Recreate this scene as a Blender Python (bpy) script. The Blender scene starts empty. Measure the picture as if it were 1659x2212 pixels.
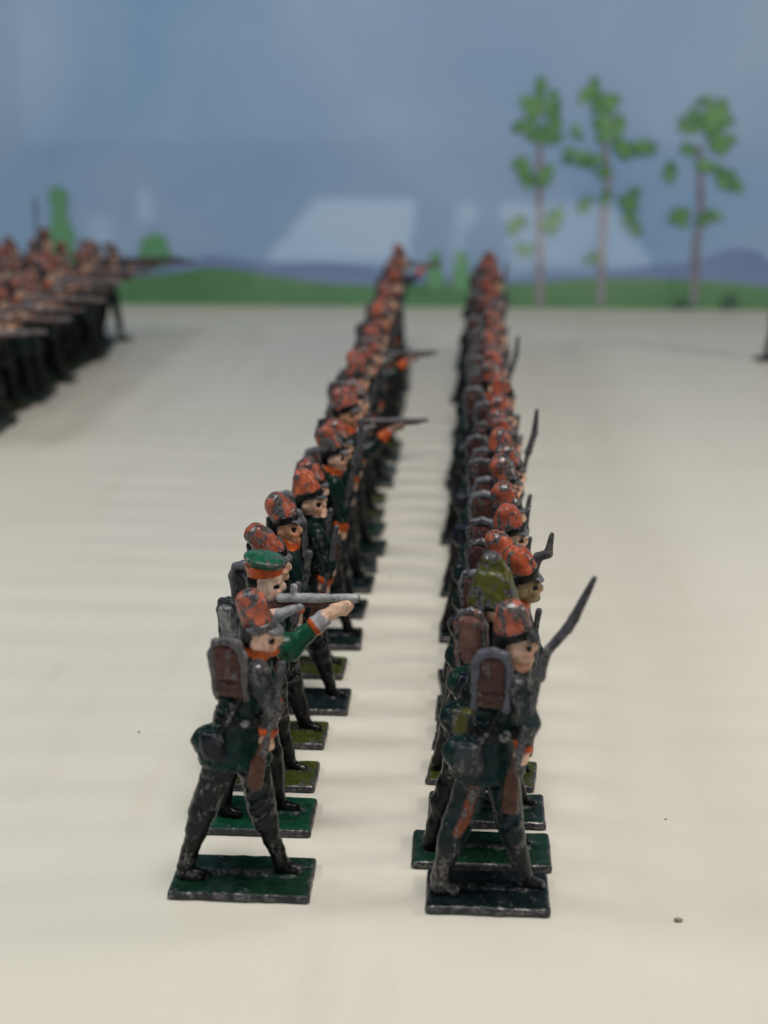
import bpy, math, random
import numpy as np
from mathutils import Vector, Matrix

# ---------------------------------------------------------------- camera, world, lamps
S = 0.001                                   # everything is authored in millimetres
sc = bpy.context.scene
col = sc.collection
PITCH, YAW, CAM_H = 17.3495, 3.3905, 109.0
cam_d = bpy.data.cameras.new('camera'); cam = bpy.data.objects.new('camera', cam_d); col.objects.link(cam)
cam.location = (0, 0, CAM_H * S)
cam.rotation_euler = (math.radians(90 - PITCH), 0, math.radians(YAW))
cam_d.sensor_fit = 'VERTICAL'; cam_d.sensor_height = 36.0; cam_d.sensor_width = 27.0
cam_d.lens = 2900 / 2212 * 36.0
cam_d.clip_start = 0.005; cam_d.clip_end = 20
cam_d.dof.use_dof = True
cam_d.dof.focus_distance = 0.211
cam_d.dof.aperture_fstop = 17.5
sc.camera = cam

world = bpy.data.worlds.new('World'); sc.world = world; world.use_nodes = True
bg = world.node_tree.nodes['Background']
bg.inputs[0].default_value = (0.80, 0.88, 1.0, 1); bg.inputs[1].default_value = 0.06

def lamp(name, loc, target, sx, sy, power, color):
    d = bpy.data.lights.new(name, 'AREA'); d.shape = 'RECTANGLE'; d.size = sx * S; d.size_y = sy * S
    d.energy = power; d.color = color
    o = bpy.data.objects.new(name, d); col.objects.link(o)
    o.location = Vector(loc) * S
    o.rotation_euler = (Vector(target) - Vector(loc)).to_track_quat('-Z', 'Y').to_euler()
    return o
lamp('ceiling_lamp', (40, 120, 500), (10, 240, 0), 190, 120, 1.85, (1.0, 0.97, 0.93))
lamp('case_lamp_west', (-500, 235, 480), (0, 230, 10), 240, 60, 1.1, (0.88, 0.97, 1.0))
lamp('case_lamp_east', (600, 280, 340), (0, 240, 10), 95, 50, 1.2, (1.0, 0.94, 0.84))
# bright windows of the room behind the photographer: their dim mirror images show in the varnished backdrop
def window_lamp(x0, x1, z0, z1, radiance, color=(0.93, 0.97, 1.0)):
    w, h = x1 - x0, z1 - z0
    lamp('room_window_lamp', ((x0 + x1) / 2, -900, (z0 + z1) / 2), ((x0 + x1) / 2, 700, (z0 + z1) / 2), w, h, radiance * math.pi * w * h * 1e-6, color)
for k in range(6):
    window_lamp(-262 - 15 * (5 - k), -87, 2 + 17.3 * k, 2 + 17.3 * (k + 1), 2.5)
for k in range(5):
    window_lamp(60 + 5 * (4 - k), 254 + 15 * (4 - k), -4 + 20.8 * k, -4 + 20.8 * (k + 1), 2.2)
window_lamp(-22, 14, -8, 60, 1.1)
window_lamp(-14, 19, 60, 99, 1.6)
window_lamp(-560, -535, 42, 119, 1.8)
window_lamp(-650, -607, 25, 76, 0.9)
for k in range(5):
    window_lamp(-758, -460 + 95 * k, 199 + 3 * k, 560, 0.75 if k == 0 else 0.5, (0.46, 0.74, 1.0))
for k in range(4):
    window_lamp(-758 + 60 * k, 640, 204 + 26 * k, 560, 0.24, (0.80, 0.92, 1.0))

sc.view_settings.view_transform = 'Standard'; sc.view_settings.look = 'None'
sc.view_settings.exposure = 0.0; sc.view_settings.gamma = 1.0
sc.render.engine = 'CYCLES'
sc.cycles.max_bounces = 6

# ---------------------------------------------------------------- materials
def new_mat(name):
    m = bpy.data.materials.new(name); m.use_nodes = True
    nt = m.node_tree; b = nt.nodes['Principled BSDF']
    return m, nt, b
def node(nt, t, **kw):
    n = nt.nodes.new(t)
    for k, v in kw.items(): setattr(n, k, v)
    return n
def math_n(nt, op, a, b=None, clamp=False):
    n = nt.nodes.new('ShaderNodeMath'); n.operation = op; n.use_clamp = clamp
    for i, v in enumerate((a, b)):
        if v is None: continue
        if isinstance(v, (int, float)): n.inputs[i].default_value = v
        else: nt.links.new(v, n.inputs[i])
    return n.outputs[0]
def mix_n(nt, fac, a, b, mode='MIX'):
    n = nt.nodes.new('ShaderNodeMix'); n.data_type = 'RGBA'; n.blend_type = mode
    for i, v in ((0, fac), (6, a), (7, b)):
        if isinstance(v, (int, float)): n.inputs[i].default_value = v
        elif isinstance(v, tuple): n.inputs[i].default_value = v if len(v) == 4 else (*v, 1)
        else: nt.links.new(v, n.inputs[i])
    return n.outputs[2]
def noise_n(nt, vec, scale, detail=3, rough=0.55, dist=0.0):
    n = nt.nodes.new('ShaderNodeTexNoise'); n.inputs['Scale'].default_value = scale
    n.inputs['Detail'].default_value = detail; n.inputs['Roughness'].default_value = rough
    n.inputs['Distortion'].default_value = dist
    nt.links.new(vec, n.inputs['Vector']); return n.outputs[0]

def painted_lead():
    m, nt, b = new_mat('chipped_paint_on_lead')
    L = nt.links.new
    att = node(nt, 'ShaderNodeAttribute', attribute_name='paint')
    tc = node(nt, 'ShaderNodeTexCoord'); oi = node(nt, 'ShaderNodeObjectInfo')
    off = node(nt, 'ShaderNodeVectorMath', operation='ADD')
    sc_ = node(nt, 'ShaderNodeVectorMath', operation='SCALE'); L(tc.outputs['Object'], sc_.inputs[0]); sc_.inputs['Scale'].default_value = 1000
    cmb = node(nt, 'ShaderNodeCombineXYZ')
    r37 = math_n(nt, 'MULTIPLY', oi.outputs['Random'], 190.0)
    for i in range(3): L(r37, cmb.inputs[i])
    L(sc_.outputs[0], off.inputs[0]); L(cmb.outputs[0], off.inputs[1])
    P = off.outputs[0]
    sq = node(nt, 'ShaderNodeVectorMath', operation='MULTIPLY'); L(P, sq.inputs[0]); sq.inputs[1].default_value = (1.5, 1.5, 0.75)
    big = noise_n(nt, sq.outputs[0], 0.30, 3, 0.55, 1.2)
    fine = noise_n(nt, P, 1.1, 5, 0.7, 1.0)
    geo = node(nt, 'ShaderNodeNewGeometry')
    point = math_n(nt, 'MULTIPLY', math_n(nt, 'SUBTRACT', geo.outputs['Pointiness'], 0.5), 1.5)
    n1 = math_n(nt, 'ADD', math_n(nt, 'MULTIPLY', big, 0.70), math_n(nt, 'MULTIPLY', fine, 0.30))
    n2 = math_n(nt, 'ADD', n1, point)
    thr = math_n(nt, 'SUBTRACT', 0.72, math_n(nt, 'MULTIPLY', att.outputs['Alpha'], 0.46))
    wear = math_n(nt, 'MULTIPLY', math_n(nt, 'SUBTRACT', n2, thr), 16.0, True)
    dirt = noise_n(nt, P, 0.55, 6, 0.75, 0.5)
    tint = math_n(nt, 'MAXIMUM', math_n(nt, 'SUBTRACT', math_n(nt, 'MULTIPLY', dirt, 2.6), 0.38), 0.15)
    val = math_n(nt, 'MULTIPLY', tint, math_n(nt, 'ADD', math_n(nt, 'MULTIPLY', oi.outputs['Random'], 0.35), 0.82))
    hsv = node(nt, 'ShaderNodeHueSaturation'); L(att.outputs['Color'], hsv.inputs['Color']); L(val, hsv.inputs['Value'])
    fr = node(nt, 'ShaderNodeMapRange'); L(noise_n(nt, P, 2.2, 4, 0.7), fr.inputs[0]); fr.inputs[1].default_value = 0.38; fr.inputs[2].default_value = 0.66
    lead = mix_n(nt, fr.outputs[0], (0.016, 0.015, 0.017), (0.21, 0.20, 0.20))
    L(mix_n(nt, wear, hsv.outputs[0], lead), b.inputs['Base Color'])
    L(math_n(nt, 'MULTIPLY', wear, 0.45), b.inputs['Metallic'])
    L(math_n(nt, 'ADD', math_n(nt, 'MULTIPLY', dirt, 0.42), 0.06), b.inputs['Roughness'])
    b.inputs['Specular IOR Level'].default_value = 0.2
    bump = node(nt, 'ShaderNodeBump'); bump.inputs['Strength'].default_value = 0.6; bump.inputs['Distance'].default_value = 0.00010
    h = math_n(nt, 'SUBTRACT', noise_n(nt, P, 1.9, 5, 0.6), math_n(nt, 'MULTIPLY', wear, 0.25))
    L(h, bump.inputs['Height']); L(bump.outputs[0], b.inputs['Normal'])
    return m
LEAD = painted_lead()

def board_mat():
    m, nt, b = new_mat('ivory_painted_board')
    L = nt.links.new
    tc = node(nt, 'ShaderNodeTexCoord')
    mp = node(nt, 'ShaderNodeMapping'); mp.inputs['Scale'].default_value = (6, 55, 30); mp.inputs['Rotation'].default_value = (0, 0, 0.12)
    L(tc.outputs['Object'], mp.inputs[0])
    grain = noise_n(nt, mp.outputs[0], 1.0, 5, 0.6, 0.4)
    cloud = noise_n(nt, tc.outputs['Object'], 14, 3, 0.5)
    c = mix_n(nt, grain, (0.66, 0.617, 0.52), (0.735, 0.703, 0.61))
    c = mix_n(nt, cloud, c, mix_n(nt, 0.5, c, (0.76, 0.703, 0.605)))
    mp2 = node(nt, 'ShaderNodeMapping'); mp2.inputs['Scale'].default_value = (90, 12, 30); mp2.inputs['Rotation'].default_value = (0, 0, 0.75)
    L(tc.outputs['Object'], mp2.inputs[0])
    stain = node(nt, 'ShaderNodeMapRange'); L(noise_n(nt, mp2.outputs[0], 1.0, 4, 0.6, 0.3), stain.inputs[0]); stain.inputs[1].default_value = 0.55; stain.inputs[2].default_value = 0.8
    c = mix_n(nt, math_n(nt, 'MULTIPLY', stain.outputs[0], 0.35), c, (0.56, 0.49, 0.38))
    c = mix_n(nt, math_n(nt, 'MULTIPLY', noise_n(nt, tc.outputs['Object'], 900, 3, 0.7), 0.10), c, (0.40, 0.37, 0.30))
    sp = node(nt, 'ShaderNodeTexVoronoi'); sp.inputs['Scale'].default_value = 42; L(tc.outputs['Object'], sp.inputs['Vector'])
    spk = math_n(nt, 'LESS_THAN', sp.outputs['Distance'], math_n(nt, 'MULTIPLY', math_n(nt, 'POWER', node_r(nt, sp), 6.0), 0.016))
    c = mix_n(nt, math_n(nt, 'MULTIPLY', spk, 0.55), c, (0.16, 0.12, 0.08))
    L(c, b.inputs['Base Color']); b.inputs['Roughness'].default_value = 0.42
    b.inputs['Specular IOR Level'].default_value = 0.35
    bump = node(nt, 'ShaderNodeBump'); bump.inputs['Strength'].default_value = 0.12; bump.inputs['Distance'].default_value = 0.0004
    L(noise_n(nt, tc.outputs['Object'], 160, 4, 0.6), bump.inputs['Height']); L(bump.outputs[0], b.inputs['Normal'])
    return m
def node_r(nt, vor):
    s = nt.nodes.new('ShaderNodeSeparateColor'); nt.links.new(vor.outputs['Color'], s.inputs[0]); return s.outputs[0]

def varnish(b):
    b.inputs['Roughness'].default_value = 0.65
    b.inputs['Coat Weight'].default_value = 1.0; b.inputs['Coat Roughness'].default_value = 0.03; b.inputs['Coat IOR'].default_value = 1.5

def sky_mat():
    m, nt, b = new_mat('painted_sky')
    L = nt.links.new
    tc = node(nt, 'ShaderNodeTexCoord')
    mp = node(nt, 'ShaderNodeMapping'); mp.inputs['Scale'].default_value = (5.0, 1, 7.5); mp.inputs['Rotation'].default_value = (0, 0.5, 0)
    L(tc.outputs['Object'], mp.inputs[0])
    n = noise_n(nt, mp.outputs[0], 1.0, 4, 0.5, 0.5)
    n2 = noise_n(nt, tc.outputs['Object'], 3.2, 2, 0.5)
    r = node(nt, 'ShaderNodeMapRange'); L(n, r.inputs[0]); r.inputs[1].default_value = 0.34; r.inputs[2].default_value = 0.68
    c = mix_n(nt, r.outputs[0], (0.18, 0.33, 0.53), (0.36, 0.465, 0.62))
    r2 = node(nt, 'ShaderNodeMapRange'); L(n2, r2.inputs[0]); r2.inputs[1].default_value = 0.35; r2.inputs[2].default_value = 0.7
    c = mix_n(nt, math_n(nt, 'MULTIPLY', r2.outputs[0], 0.5), c, (0.38, 0.465, 0.625))
    L(c, b.inputs['Base Color']); varnish(b)
    return m
def paint_mat(name, ca, cb, scale=60):
    m, nt, b = new_mat(name)
    L = nt.links.new
    tc = node(nt, 'ShaderNodeTexCoord'); oi = node(nt, 'ShaderNodeObjectInfo')
    n = noise_n(nt, tc.outputs['Object'], scale, 3, 0.6)
    f = math_n(nt, 'ADD', math_n(nt, 'MULTIPLY', math_n(nt, 'SUBTRACT', n, 0.5), 2.0), oi.outputs['Random'], True)
    L(mix_n(nt, f, ca, cb), b.inputs['Base Color']); varnish(b)
    return m

BOARD = board_mat(); SKY = sky_mat()
HILL = paint_mat('painted_blue_hills', (0.165, 0.225, 0.41), (0.20, 0.275, 0.45), 25)
MEADOW = paint_mat('painted_green_meadow', (0.028, 0.145, 0.05), (0.09, 0.235, 0.095), 22)
LEAF = paint_mat('painted_tree_foliage', (0.04, 0.16, 0.045), (0.16, 0.33, 0.11), 60)
BUSH = paint_mat('painted_pale_bush', (0.10, 0.28, 0.14), (0.14, 0.33, 0.16), 45)
DBUSH = paint_mat('painted_dark_bush', (0.015, 0.07, 0.045), (0.03, 0.10, 0.05), 45)
BARK = paint_mat('painted_trunk', (0.27, 0.25, 0.29), (0.16, 0.14, 0.16), 40)
CRUMB = paint_mat('brown_crumb', (0.16, 0.11, 0.07), (0.09, 0.06, 0.04), 900)

# ---------------------------------------------------------------- object helpers
def tag(o, label=None, cat=None, group=None, kind=None):
    if label: o['label'] = label
    if cat: o['category'] = cat
    if group: o['group'] = group
    if kind: o['kind'] = kind
    return o
def mesh_obj(name, me, mat=None, parent=None):
    o = bpy.data.objects.new(name, me); col.objects.link(o)
    if mat is not None and not me.materials: me.materials.append(mat)
    if parent is not None: o.parent = parent
    return o
def pydata(name, v, f):
    me = bpy.data.meshes.new(name)
    me.from_pydata([tuple(c * S for c in p) for p in v], [], f); me.update()
    return me

# ---------------------------------------------------------------- the setting
LEAN = math.radians(3); YB = 716.0
def box(name, x0, x1, y0, y1, z0, z1):
    v = [(x, y, z) for z in (z0, z1) for y in (y0, y1) for x in (x0, x1)]
    return pydata(name, v, [(0, 2, 3, 1), (4, 5, 7, 6), (0, 1, 5, 4), (2, 6, 7, 3), (0, 4, 6, 2), (1, 3, 7, 5)])
tag(mesh_obj('table_top', box('table_top', -700, 700, -60, YB + 60, -14, 0), BOARD), 'ivory painted board the toy soldiers stand on', 'table', kind='structure')
def lean_obj(name, me, mat, off):
    o = mesh_obj(name, me, mat)
    o.location = (0, (YB - off) * S, 0.0); o.rotation_euler = (-LEAN, 0, 0)
    return o
tag(lean_obj('sky', box('sky', -700, 700, 0, 8, -1, 420), SKY, 0), 'painted blue grey sky backdrop behind the soldiers', 'sky', kind='structure')
def spline(pts, n=8):
    out = []
    for i in range(len(pts) - 1):
        p0 = pts[max(i - 1, 0)]; p1 = pts[i]; p2 = pts[i + 1]; p3 = pts[min(i + 2, len(pts) - 1)]
        for k in range(n):
            t = k / n
            out.append(tuple(0.5 * (2 * b + (c - a) * t + (2 * a - 5 * b + 4 * c - d) * t * t + (3 * b - a - 3 * c + d) * t ** 3) for a, b, c, d in zip(p0, p1, p2, p3)))
    out.append(pts[-1]); return out
def slab(name, outline, th):
    n = len(outline)
    v = [(x, 0, z) for x, z in outline] + [(x, -th, z) for x, z in outline]
    f = [tuple(range(n)), tuple(range(2 * n - 1, n - 1, -1))] + [(i, i + n, (i + 1) % n + n, (i + 1) % n) for i in range(n)]
    return pydata(name, v, f)
hills = [(-640, 18), (-430, 24), (-265, 19.6), (-224, 20.6), (-154, 22.8), (-136, 25.8), (-119, 24.3), (-99, 21.5), (-74, 22.6), (-50, 20.4), (-25, 17.7), (-0.6, 15.4), (24, 15.6), (48, 17.7), (72, 18.4), (96, 22.2), (120, 24.7), (129.4, 28.4), (141, 31.5), (153, 29.7), (172, 24.4), (300, 19), (640, 24)]
meadow = [(-640, 12), (-430, 15), (-265, 13.4), (-187, 14), (-154, 17.2), (-136.5, 19.8), (-119, 18.7), (-99, 15.4), (-74.5, 12.4), (-49.7, 11.4), (-0.5, 12.5), (36, 12.8), (60, 15.2), (96.5, 15.7), (120.6, 15.2), (144.7, 13.7), (173.5, 12), (300, 14), (640, 12)]
for nm, pts, mt, off, lb in (('hills', hills, HILL, 0.05, 'painted blue violet distant hills along the backdrop'), ('meadow', meadow, MEADOW, 0.45, 'painted green meadow strip along the foot of the backdrop')):
    o = [(x, z + (.35 * math.sin(x * .9) + .3 * math.sin(x * 2.3 + 1)) * (nm == 'meadow')) for x, z in spline(pts, 24)]; o = o + [(640, 0.1), (-640, 0.1)]
    tag(lean_obj(nm, slab(nm, o[::-1], 0.4), mt, off), lb, nm, kind='structure')

rng = random.Random(5)
def dab(name, rx, rz, th, seed, am=1.0):
    r = random.Random(seed); ph = [r.uniform(0, 6.28) for _ in range(4)]
    o = []
    for i in range(28):
        a = i / 28 * 2 * math.pi
        k = 1 + am * (0.14 * math.sin(2 * a + ph[0]) + 0.14 * math.sin(3 * a + ph[1]) + 0.12 * math.sin(5 * a + ph[2]) + 0.09 * math.sin(8 * a + ph[3]))
        o.append((rx * k * math.cos(a), rz * k * math.sin(a)))
    return slab(name, o[::-1], th)
def painted_tree(name, dabs, trunk, label, mat, cat, group, kx=1.12):
    bx = trunk[-1][0] if trunk else dabs[-1][0]
    root = bpy.data.objects.new(name, None); col.objects.link(root)
    root.location = (bx * S, (YB - 0.9) * S, 0); root.rotation_euler = (-LEAN, 0, 0)
    root.empty_display_size = 0.005
    tag(root, label, cat, group)
    if trunk:
        sp = spline(trunk, 6)
        o = [(x - w * .78 - bx, z) for x, z, w in sp] + [(x + w * .78 - bx, z) for x, z, w in sp[::-1]]
        t = mesh_obj('trunk', slab('trunk', o, 0.3), BARK, root)
    if trunk:                                  # brush dabs: two or three short strokes to a clump, with gaps
        sub = []
        for (x, z, rx, rz) in dabs:
            for q in range(4):
                a_ = rng.uniform(0, 6.28); k_ = rng.uniform(.30, .62)
                sub.append((x + rx * .55 * math.cos(a_ + 1.57 * q), z + rz * .62 * math.sin(a_ + 1.57 * q), rx * k_, rz * k_))
        dabs = sub
    for i, (x, z, rx, rz) in enumerate(dabs):
        m2 = DBUSH if (trunk and z < 6) else mat
        d = mesh_obj('foliage', dab('foliage', rx * kx, rz * kx, 0.3, rng.random(), 1.5 if trunk else 0.35), m2, root)
        d.location = ((x - bx) * S, (-0.31 - 0.012 * i) * S, z * S)
    return root
D0 = [(36.9, 111.6, 2.8, 4.7), (30.1, 103.1, 5.1, 4.2), (37.2, 102.2, 6.5, 5.6), (43.7, 104.8, 4.2, 4.7), (45.8, 96.3, 3.7, 6.5), (38.0, 90.3, 8.4, 5.6), (27.7, 92.0, 4.7, 3.7), (33.4, 94.6, 3.7, 3.7), (42.5, 87.7, 5.6, 3.3), (26.9, 75.1, 3.5, 4.2), (31.1, 68.6, 4.2, 4.7), (37.0, 65.6, 6.5, 2.8), (42.3, 69.5, 4.2, 4.7), (30.4, 46.6, 3.7, 3.3), (23.3, 41.7, 4.7, 3.7), (45.8, 44.0, 5.1, 4.7), (47.4, 48.9, 3.7, 2.8), (31.7, 31.5, 4.2, 4.2)]
K0 = [(37.7, 85.1, 1.9), (38.0, 63.4, 2.2), (39.4, 32.4, 2.4), (40.4, 1.2, 2.6)]
D1 = [(64.6, 111.6, 3.3, 4.2), (63.1, 104.8, 6.1, 6.5), (68.5, 103.1, 7.5, 5.6), (72.7, 106.5, 3.7, 3.7), (67.9, 96.3, 5.1, 5.6), (76.9, 92.9, 4.2, 4.2), (71.6, 91.2, 5.6, 4.2), (69.2, 86.9, 2.8, 3.7), (57.5, 89.9, 4.2, 3.7), (53.5, 78.2, 4.7, 3.7), (59.8, 76.5, 5.6, 3.3), (66.1, 74.8, 5.6, 3.7), (71.1, 72.2, 4.7, 3.7), (79.3, 79.2, 4.7, 6.5), (82.6, 82.6, 4.7, 3.3), (87.1, 81.8, 4.7, 2.8), (92.0, 81.8, 4.2, 4.2), (63.0, 54.3, 4.2, 4.2), (73.6, 56.1, 4.2, 4.2), (85.5, 59.2, 4.7, 4.2), (83.6, 53.1, 4.2, 5.1), (85.7, 46.0, 3.7, 4.2), (88.6, 41.6, 3.3, 3.3), (66.3, 27.2, 4.7, 2.8)]
K1 = [(68.5, 91.2, 1.3), (73.5, 67.9, 2.2), (71.8, 45.9, 2.6), (72.4, 1.5, 2.6)]
D2 = [(120.1, 103.6, 4.7, 4.2), (116.9, 98.9, 5.6, 4.7), (128.1, 102.3, 4.2, 4.2), (125.8, 96.4, 8.4, 6.5), (112.9, 92.9, 5.6, 3.7), (120.9, 91.2, 7.5, 4.7), (129.7, 89.6, 5.6, 5.6), (134.3, 86.2, 3.3, 3.3), (128.4, 82.7, 4.7, 3.7), (114.4, 82.7, 4.2, 3.7), (105.4, 69.3, 5.1, 4.7), (119.9, 71.5, 7.0, 4.2), (129.2, 70.7, 4.7, 3.7), (133.9, 66.4, 4.7, 4.2), (137.2, 62.9, 3.7, 3.7), (111.6, 47.0, 5.6, 4.2), (127.2, 47.1, 5.1, 5.1), (122.9, 44.4, 4.2, 3.3), (114.5, 3.2, 4.7, 2.3), (137.1, 4.3, 5.6, 3.7)]
K2 = [(118.9, 83.6, 1.5), (121.6, 50.6, 2.2), (120.4, 32.9, 2.4), (121.1, 2.4, 2.6)]
G = 'trees painted on the backdrop'
painted_tree('painted_tree', D0, K0, 'tall green painted tree with pale trunk, leftmost of the three on the backdrop', LEAF, 'tree', G)
painted_tree('painted_tree', D1, K1, 'tall green painted tree, middle one of the three on the backdrop', LEAF, 'tree', G)
painted_tree('painted_tree', D2, K2, 'green painted tree with dark trunk, rightmost on the backdrop', LEAF, 'tree', G)
G = 'small bushes painted on the backdrop'
painted_tree('painted_poplar', [(-215.4, 55.1, 4.5, 6.0), (-215.5, 45.5, 4.2, 8.7), (-215.3, 35.8, 6.2, 7.5), (-215.3, 25, 6.5, 9)], None, 'slim pale green painted poplar behind the crowd of riflemen at far left', BUSH, 'painted bush', G)
painted_tree('painted_bush', [(-164.9, 31.7, 6.2, 5.5), (-165.0, 25.6, 8.5, 6)], None, 'round pale green painted bush above the rifle muzzles at left', BUSH, 'painted bush', G)
painted_tree('painted_poplar', [(-15.4, 22.6, 2.8, 6.0), (-15.3, 15.0, 4.2, 5.6)], None, 'small painted poplar just right of the far end of the left file', BUSH, 'painted bush', G)
painted_tree('painted_poplar', [(-1.5, 23.4, 3.2, 5.4), (-1.3, 15.1, 4.2, 6.2)], None, 'small painted poplar just left of the far end of the right file', BUSH, 'painted bush', G)

# ---------------------------------------------------------------- casting figures: distance fields to one continuous skin
class Prim:
    def __init__(s, fn, lo, hi, c): s.fn, s.lo, s.hi, s.c = fn, np.array(lo, float), np.array(hi, float), c
ZON = [False]
def _v(a): return np.array(a, dtype=np.float32)
def _p(a):
    a = np.array(a, dtype=np.float32)
    if ZON[0]: a[2] = np.interp(a[2], [0, 3, 18, 33, 36.5, 60], ZON[0])
    return a
def RC(a, b, r1, r2, c, fy=1.0):
    a, b = _p(a), _p(b); ab = b - a; L2 = float(ab @ ab) + 1e-9
    def fn(P):
        q = P - a; h = np.clip((q @ ab) / L2, 0, 1)
        d = q - h[..., None] * ab
        return np.sqrt(d[..., 0] ** 2 + (d[..., 1] / fy) ** 2 + d[..., 2] ** 2) - (r1 + (r2 - r1) * h)
    r = max(r1, r2); return Prim(fn, np.minimum(a, b) - r, np.maximum(a, b) + r, c)
def CC(a, b, r1, r2, c, fy=1.0):
    a, b = _p(a), _p(b); ab = b - a; L = float(np.sqrt(ab @ ab)); n = ab / L
    def fn(P):
        q = P - a; h = q @ n; t = np.clip(h / L, -.2, 1.2)
        d = q - h[..., None] * n
        rad = np.sqrt(d[..., 0] ** 2 + (d[..., 1] / fy) ** 2 + d[..., 2] ** 2) - (r1 + (r2 - r1) * t)
        return np.maximum(rad, np.maximum(-h, h - L))
    r = max(r1, r2); return Prim(fn, np.minimum(a, b) - r, np.maximum(a, b) + r, c)
def rotm(rx=0, ry=0, rz=0):
    return np.array((Matrix.Rotation(math.radians(rz), 3, 'Z') @ Matrix.Rotation(math.radians(ry), 3, 'Y') @ Matrix.Rotation(math.radians(rx), 3, 'X')), dtype=np.float32)
def EL(p, r, c, rot=None):
    p, r = _p(p), _v(r); M = rotm(*(rot or (0, 0, 0)))
    def fn(P):
        q = (P - p) @ M; k0 = np.sqrt(((q / r) ** 2).sum(-1)); k1 = np.sqrt(((q / (r * r)) ** 2).sum(-1)) + 1e-6
        return k0 * (k0 - 1) / k1
    m = float(r.max()); return Prim(fn, p - m, p + m, c)
def BX(p, h, rd, c, rot=None):
    p, h = _p(p), _v(h); M = rotm(*(rot or (0, 0, 0)))
    def fn(P):
        q = np.abs((P - p) @ M) - (h - rd)
        return np.sqrt((np.maximum(q, 0) ** 2).sum(-1)) + np.minimum(q.max(-1), 0) - rd
    m = float(np.sqrt(h @ h)); return Prim(fn, p - m, p + m, c)

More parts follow.
